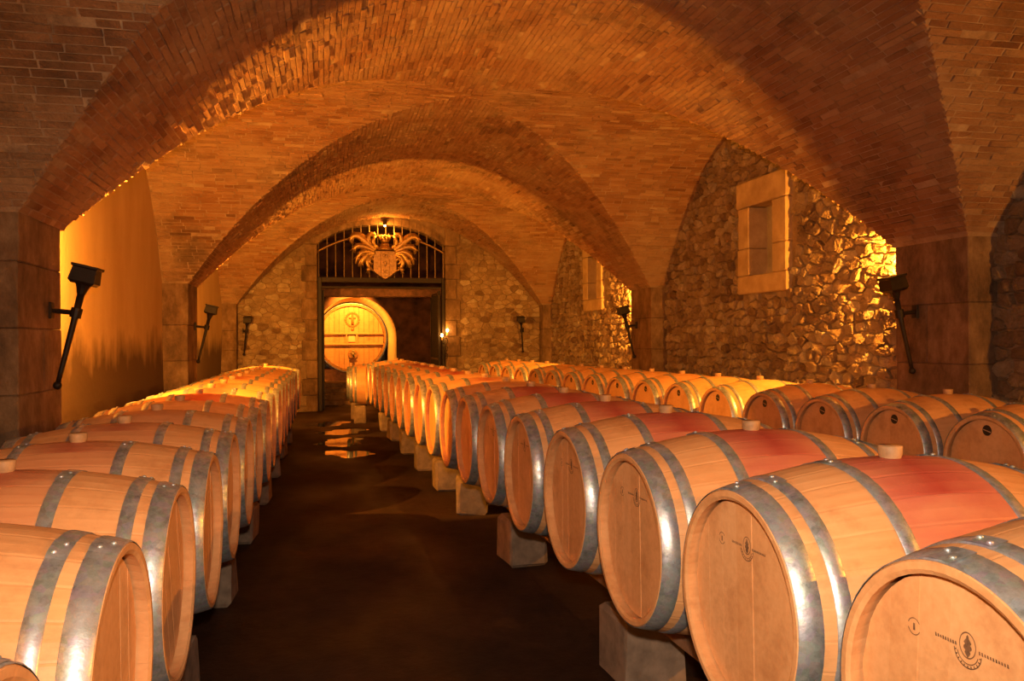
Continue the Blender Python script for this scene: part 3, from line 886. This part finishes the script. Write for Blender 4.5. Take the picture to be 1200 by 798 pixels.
# left row: heads face +x
LB = []
for i in range(-2, 15):
    x, y = rowpos(-.4204, .0068, 2.5744, i); x += random.uniform(-.008, .008)
    det = i <= 6; spl = i in (2, 5, 6, 9)
    kind = 'pink' if (i <= 3 or spl) else 'oak'
    if i in (5, 6, 7): kind = 'red' if i != 7 else 'pink'
    lab = '%s oak barrel, %s from the gate in the row along the plaster wall' % (LOOK[kind], ORD[14-i])
    barrel(x, y, H-.7065, pi-.0068+random.uniform(-.004, .004), kind, det, lab, 'barrels along the plaster wall', None, random.uniform(-.3, .3), spl or i in (0, 1))
# row to the right of the aisle: heads face -x
for i in range(-2, 16):
    x, y = rowpos(1.059, -.0304, 2.5971, i); x += random.uniform(-.008, .008)
    det = i <= 7; kind = 'red' if (i <= 4 or i in (8, 9, 11, 12)) else ('pink' if i in (6, 10) else 'oak')
    lab = '%s oak barrel%s, %s from the gate in the middle row' % (LOOK[kind], ' with burnt emblem' if i <= 3 else '', ORD[15-i])
    barrel(x, y, H-.663, .0304+random.uniform(-.004, .004), kind, det, lab, 'barrels in the middle row', 'brand' if i <= 3 else None, random.uniform(-.05, .05), True)
for k, (x, y, an) in enumerate(((.44, 14.25, -.06), (.42, 14.98, -.08))):
    barrel(x, y, H-.76, an, 'pink', False, 'oak barrel set back by the gate, %s the middle row' % ('next to' if k == 0 else 'farther from'), 'barrels set back by the gate')
# row along the rubble wall
for i in range(0, 16):
    x, y = rowpos(3.8988, -.0811, 3.9236, i)
    barrel(x, y, H-.722, .0811+random.uniform(-.004, .004), 'oak', i <= 5, 'oak barrel with dark round sticker, %s from the gate along the rubble wall' % ORD[15-i],
           'barrels along the rubble wall', 'sticker', random.uniform(-.1, .1))

# supports: timber rails on stone blocks
def rails(a, b, y0, i0, i1, zc, sgn, where, ys, offs):
    ya, yb = y0+.7*i0-.3, y0+.7*i1+.3
    for off, face in zip(offs, ('aisle', 'wall')):
        zt = zc-max(rprof(off-.05), rprof(off+.05))-.004
        xa, xb = a+b*ya+sgn*off, a+b*yb+sgn*off
        m_ = MB(); L_ = math.hypot(xb-xa, yb-ya)
        m_.box((-.05, -L_/2, -.10), (.05, L_/2, 0), bev=.008)
        o = m_.build('barrel_rail', M['beam'], None, ((xa+xb)/2, (ya+yb)/2, zt), (0, 0, -math.atan2(xb-xa, yb-ya)))
        tag(o, 'long brown timber rail under the barrels %s, on its %s side' % (where, face), 'rail')
        for kb, y in enumerate(ys):
            x = a+b*y+sgn*off; hb = zt-.104-FZ
            w_, d_ = random.uniform(.12, .14), random.uniform(.13, .17)
            q = MB().box((-w_, -d_, 0), (w_, d_, hb), bev=.022)
            for v in q.V:
                v.x += random.uniform(-.012, .012); v.y += random.uniform(-.012, .012)
            o = q.build('stone_block', M['block'], None, (x, y, FZ), (0, 0, random.uniform(-.1, .1)))
            tag(o, 'stone block, %s from the gate, under the %s rail %s' % (ORD[len(ys)-1-kb], face, where), 'block', 'support blocks %s, %s side' % (where, face))
rails(-.4204, .0068, 2.5744, -2, 14, H-.7065, -1, 'along the plaster wall', [1.9+1.4*k for k in range(8)], (.21, .74))
rails(1.059, -.0304, 2.5971, -2, 15, H-.663, 1, 'in the middle row', [1.75, 3.22, 5.07, 6.62, 7.70, 8.97, 10.3, 11.7, 12.9], (.31, .74))
rails(3.8988, -.0811, 3.9236, -1, 15, H-.722, 1, 'along the rubble wall', [3.4+1.4*k for k in range(8)], (.21, .74))
for k, (x, y, an) in enumerate(((.44, 14.25, -.06), (.42, 14.98, -.08))):
    for off in (.17, .76):
        zt = H-.76-max(rprof(off-.1), rprof(off+.1))-.004
        q = MB().box((-.10, -.2, FZ), (.10, .2, zt), bev=.02).build('stone_block', M['block'], None, (x+off*cos(an), y+off*sin(an), 0), (0, 0, an))
        tag(q, 'rough stone block under the barrel %s the middle row, %s side' % ('set back next to' if k == 0 else 'set back farther from', 'aisle' if off < .4 else 'wall'), 'block', 'blocks under the barrels by the gate')

# ------------------------------------------------------------------ wall torches
def torch(x, y, z, s, label, height=.70, lean=.17, axis='x', power=0):
    t = thing('wall_torch', (x, y, z), label, 'torch', 'iron torches on the piers')
    def q(d, h): return (s*d, 0, h) if axis == 'x' else (s*d*.5, -d, h)
    def at(f): return Vector(q(.03+lean*f, height*f))
    MB().tube([at(0), at(.12), at(.5), at(.80)], [.014, .015, .018, .022], 10).build('shaft', M['iron'], t, smooth=True)
    MB().sphere(tuple(at(0)), .026, 10, 6).build('pommel', M['iron'], t, smooth=True)
    hd = MB().tube([at(.78), at(.83), at(.88)], [.024, .034, .05], 10)
    d = (at(1)-at(0)).normalized(); u = Vector((0, 1, 0)) if axis == 'x' else Vector((1, 0, 0)); v = d.cross(u).normalized()
    base = at(.86); V = []
    for h, r in ((0, .058), (.018, .074), (.098, .066), (.104, .076), (.118, .076)):
        for a_, b_ in ((-1,-1), (1,-1), (1,1), (-1,1)): V.append(base+d*h+u*(r*a_)+v*(r*b_))
    F = [(i*4+k, i*4+(k+1) % 4, i*4+4+(k+1) % 4, i*4+4+k) for i in range(4) for k in range(4)]+[(3,2,1,0), (16,17,18,19)]
    hd.add(V, F); hd.build('head_cup', M['iron'], t)
    if power:                              # the cup hides a halogen burner that shines away from the photographer
        bc = base+d*.06+Vector((0, .084, 0))
        MB().tube([bc-v*.045, bc+v*.045], .007, 8).build('halogen_tube', M['halogen'], t)
        wp_ = Vector((x, y, z))+bc+Vector((0, .016, 0))
        light('torch_light', 'SPOT', wp_, power, WARM, .012, (0, 1, .06), radians(178), .03)
    p = at(.62); wv = Vector(q(-.01, p.z+.015))
    MB().tube([wv, p], .015, 8).build('bracket_arm', M['iron'], t)
    MB().tube([p-d*.03, p+d*.03], .033, 12).build('collar', M['iron'], t)
    wp = q(0, p.z+.015)
    MB().box((wp[0]-.008, wp[1]-.03, wp[2]-.05), (wp[0]+.008, wp[1]+.03, wp[2]+.05), bev=.003).build('wall_plate', M['iron'], t)
TL = 0
for nm, (a, b) in (('opposite the first rubble bay', PIER[1]), ('between the two plastered bays', PIER[2])):
    torch(XL+.012, a+.50, 1.24, 1, 'black iron torch leaning from the pier on the plaster side, '+nm, power=TL)
    torch(XR-.012, b-.24, 1.24, -1, 'black iron torch leaning from the pier on the rubble side, '+nm, power=TL)
torch(XL+.10, YE-.055, 1.24, 1, 'black iron torch on the end wall beside the plaster wall', axis='y')
torch(XR-.35, YE-.055, 1.24, -1, 'black iron torch on the end wall beside the rubble wall', axis='y')

# ------------------------------------------------------------------ lamps
def flood(x, y, z, power, label, aim=(0, 1, .24)):
    t = thing('flood_lamp', (x, y, z), label, 'lamp', 'flood lamps behind the piers')
    MB().box((-.06, -.035, -.06), (.06, .015, .06), bev=.004).build('housing', M['iron'], t)
    MB().tube([(-.05, .019, 0), (.05, .019, 0)], .004, 8).build('halogen_tube', M['halogen'], t)
    MB().box((-.012, -.055, -.012), (.012, -.035, .012)).build('mount', M['iron'], t)
    light('flood_light', 'SPOT', (x, y+.030, z), power, WARM, .012, aim, radians(179), .05)
FL = 820
for k, nm in ((1, 'near'), (2, 'far')):
    flood(XL-.105, PIER[k][1]+.05, 2.10, FL*(.85, .75)[k-1], 'small black flood lamp behind the %s pier on the plaster side' % nm)
    flood(XR+.15, PIER[k][1]+.05, 2.10, FL*(.40, .42)[k-1], 'small black flood lamp behind the %s pier on the rubble side' % nm)
flood(XL-.105, -.06+.06, 2.10, FL*.06, 'small black added fill lamp behind the pier at the photographer on the plaster side')  # added lamp out of view, lifts the warm light in the near bay
flood(XR+.15, -.06+.06, 2.10, FL*.5, 'small black flood lamp behind the pier at the photographer on the rubble side')
# small spot over the coat of arms
ls = thing('arch_spotlight', (1.22, YE-.10, GZT-.02), 'small spotlight hanging at the top of the gate arch', 'lamp')
MB().lathe([(.02, .10), (.035, .08), (.04, -.02), (.03, -.03)], (0, 0, 0), 'z', 12).build('housing', M['iron'], ls)
MB().sphere((0, 0, -.035), .022, 10, 6).build('bulb', M['bulb'], ls)
light('arch_light', 'POINT', (1.22, YE-.12, GZT-.10), 30, WARM, .03)
# lamp inside the alcove
al = thing('alcove_lamp', (AX-.1, 20.45, 2.68), 'lamp hanging before the alcove behind the timber beam', 'lamp')
MB().lathe([(.006, 1.2), (.006, .08), (.03, .06), (.04, 0)], (0, 0, 0), 'z', 12).build('shade', M['iron'], al)
MB().sphere((0, 0, .01), .03, 10, 6).build('bulb', M['bulb'], al)
light('alcove_light', 'SPOT', (AX-.1, 20.45, 2.64), 300, WARM, .03, (0, 1, -.62), radians(112), .5)
# candle sconce on the gate post
sc = thing('candle_sconce', (GX1-.06, YE-.10, 1.05), 'iron candle sconce with two lit bulbs at the gate post', 'lamp')
m_ = MB().tube([(0, 0, 0), (0, 0, .52)], .012, 8)
for k in range(3): m_.tube([(.06*cos(a*pi/6), 0, .12+.15*k+.06*sin(a*pi/6)) for a in range(13)], .008, 6)
m_.build('stem', M['iron'], sc, smooth=True)
for dx, dz in ((-.06, .50), (.05, .60)):
    c = MB().tube([(0, 0, dz-.14), (dx*.7, 0, dz-.12), (dx, 0, dz-.06)], .009, 8).build('arm', M['iron'], sc, smooth=True)
    MB().tube([(dx, 0, dz-.06), (dx, 0, dz)], .016, 8).build('candle', M['bung'], c)
    MB().sphere((dx, 0, dz+.035), .024, 10, 6, (1, 1, 1.4)).build('bulb', M['bulb'], c, smooth=True)
light('sconce_light', 'POINT', (GX1-.08, YE-.17, 1.66), 9, WARM, .03)

# ------------------------------------------------------------------ puddles on the floor
for k, (x, y, rx, ry) in enumerate(((.28, 12.9, .36, .34), (.24, 11.6, .33, .42), (.30, 10.4, .30, .30), (.10, 14.2, .30, .40))):
    V = [(0, 0, 0)]; n = 48; ph = random.random()*6
    for i in range(n):
        th = 2*pi*i/n; r = 1+.22*sin(2*th+ph)+.14*sin(3*th+2*ph)+.10*sin(5*th+ph*3)+.07*sin(9*th+ph*5)+random.uniform(-.04, .04)
        V.append((rx*r*cos(th), ry*r*sin(th), 0))
    me = mesh('puddle', [(v[0], v[1], FZ+.0025) for v in V], [(0, 1+i, 1+(i+1) % n) for i in range(n)], M['puddle'])
    tag(obj('puddle', me, None, (x, y, 0)), 'shallow puddle, %s from the gate on the dark aisle floor' % ORD[(1, 2, 3, 0)[k]], 'puddle', 'puddles in the aisle')
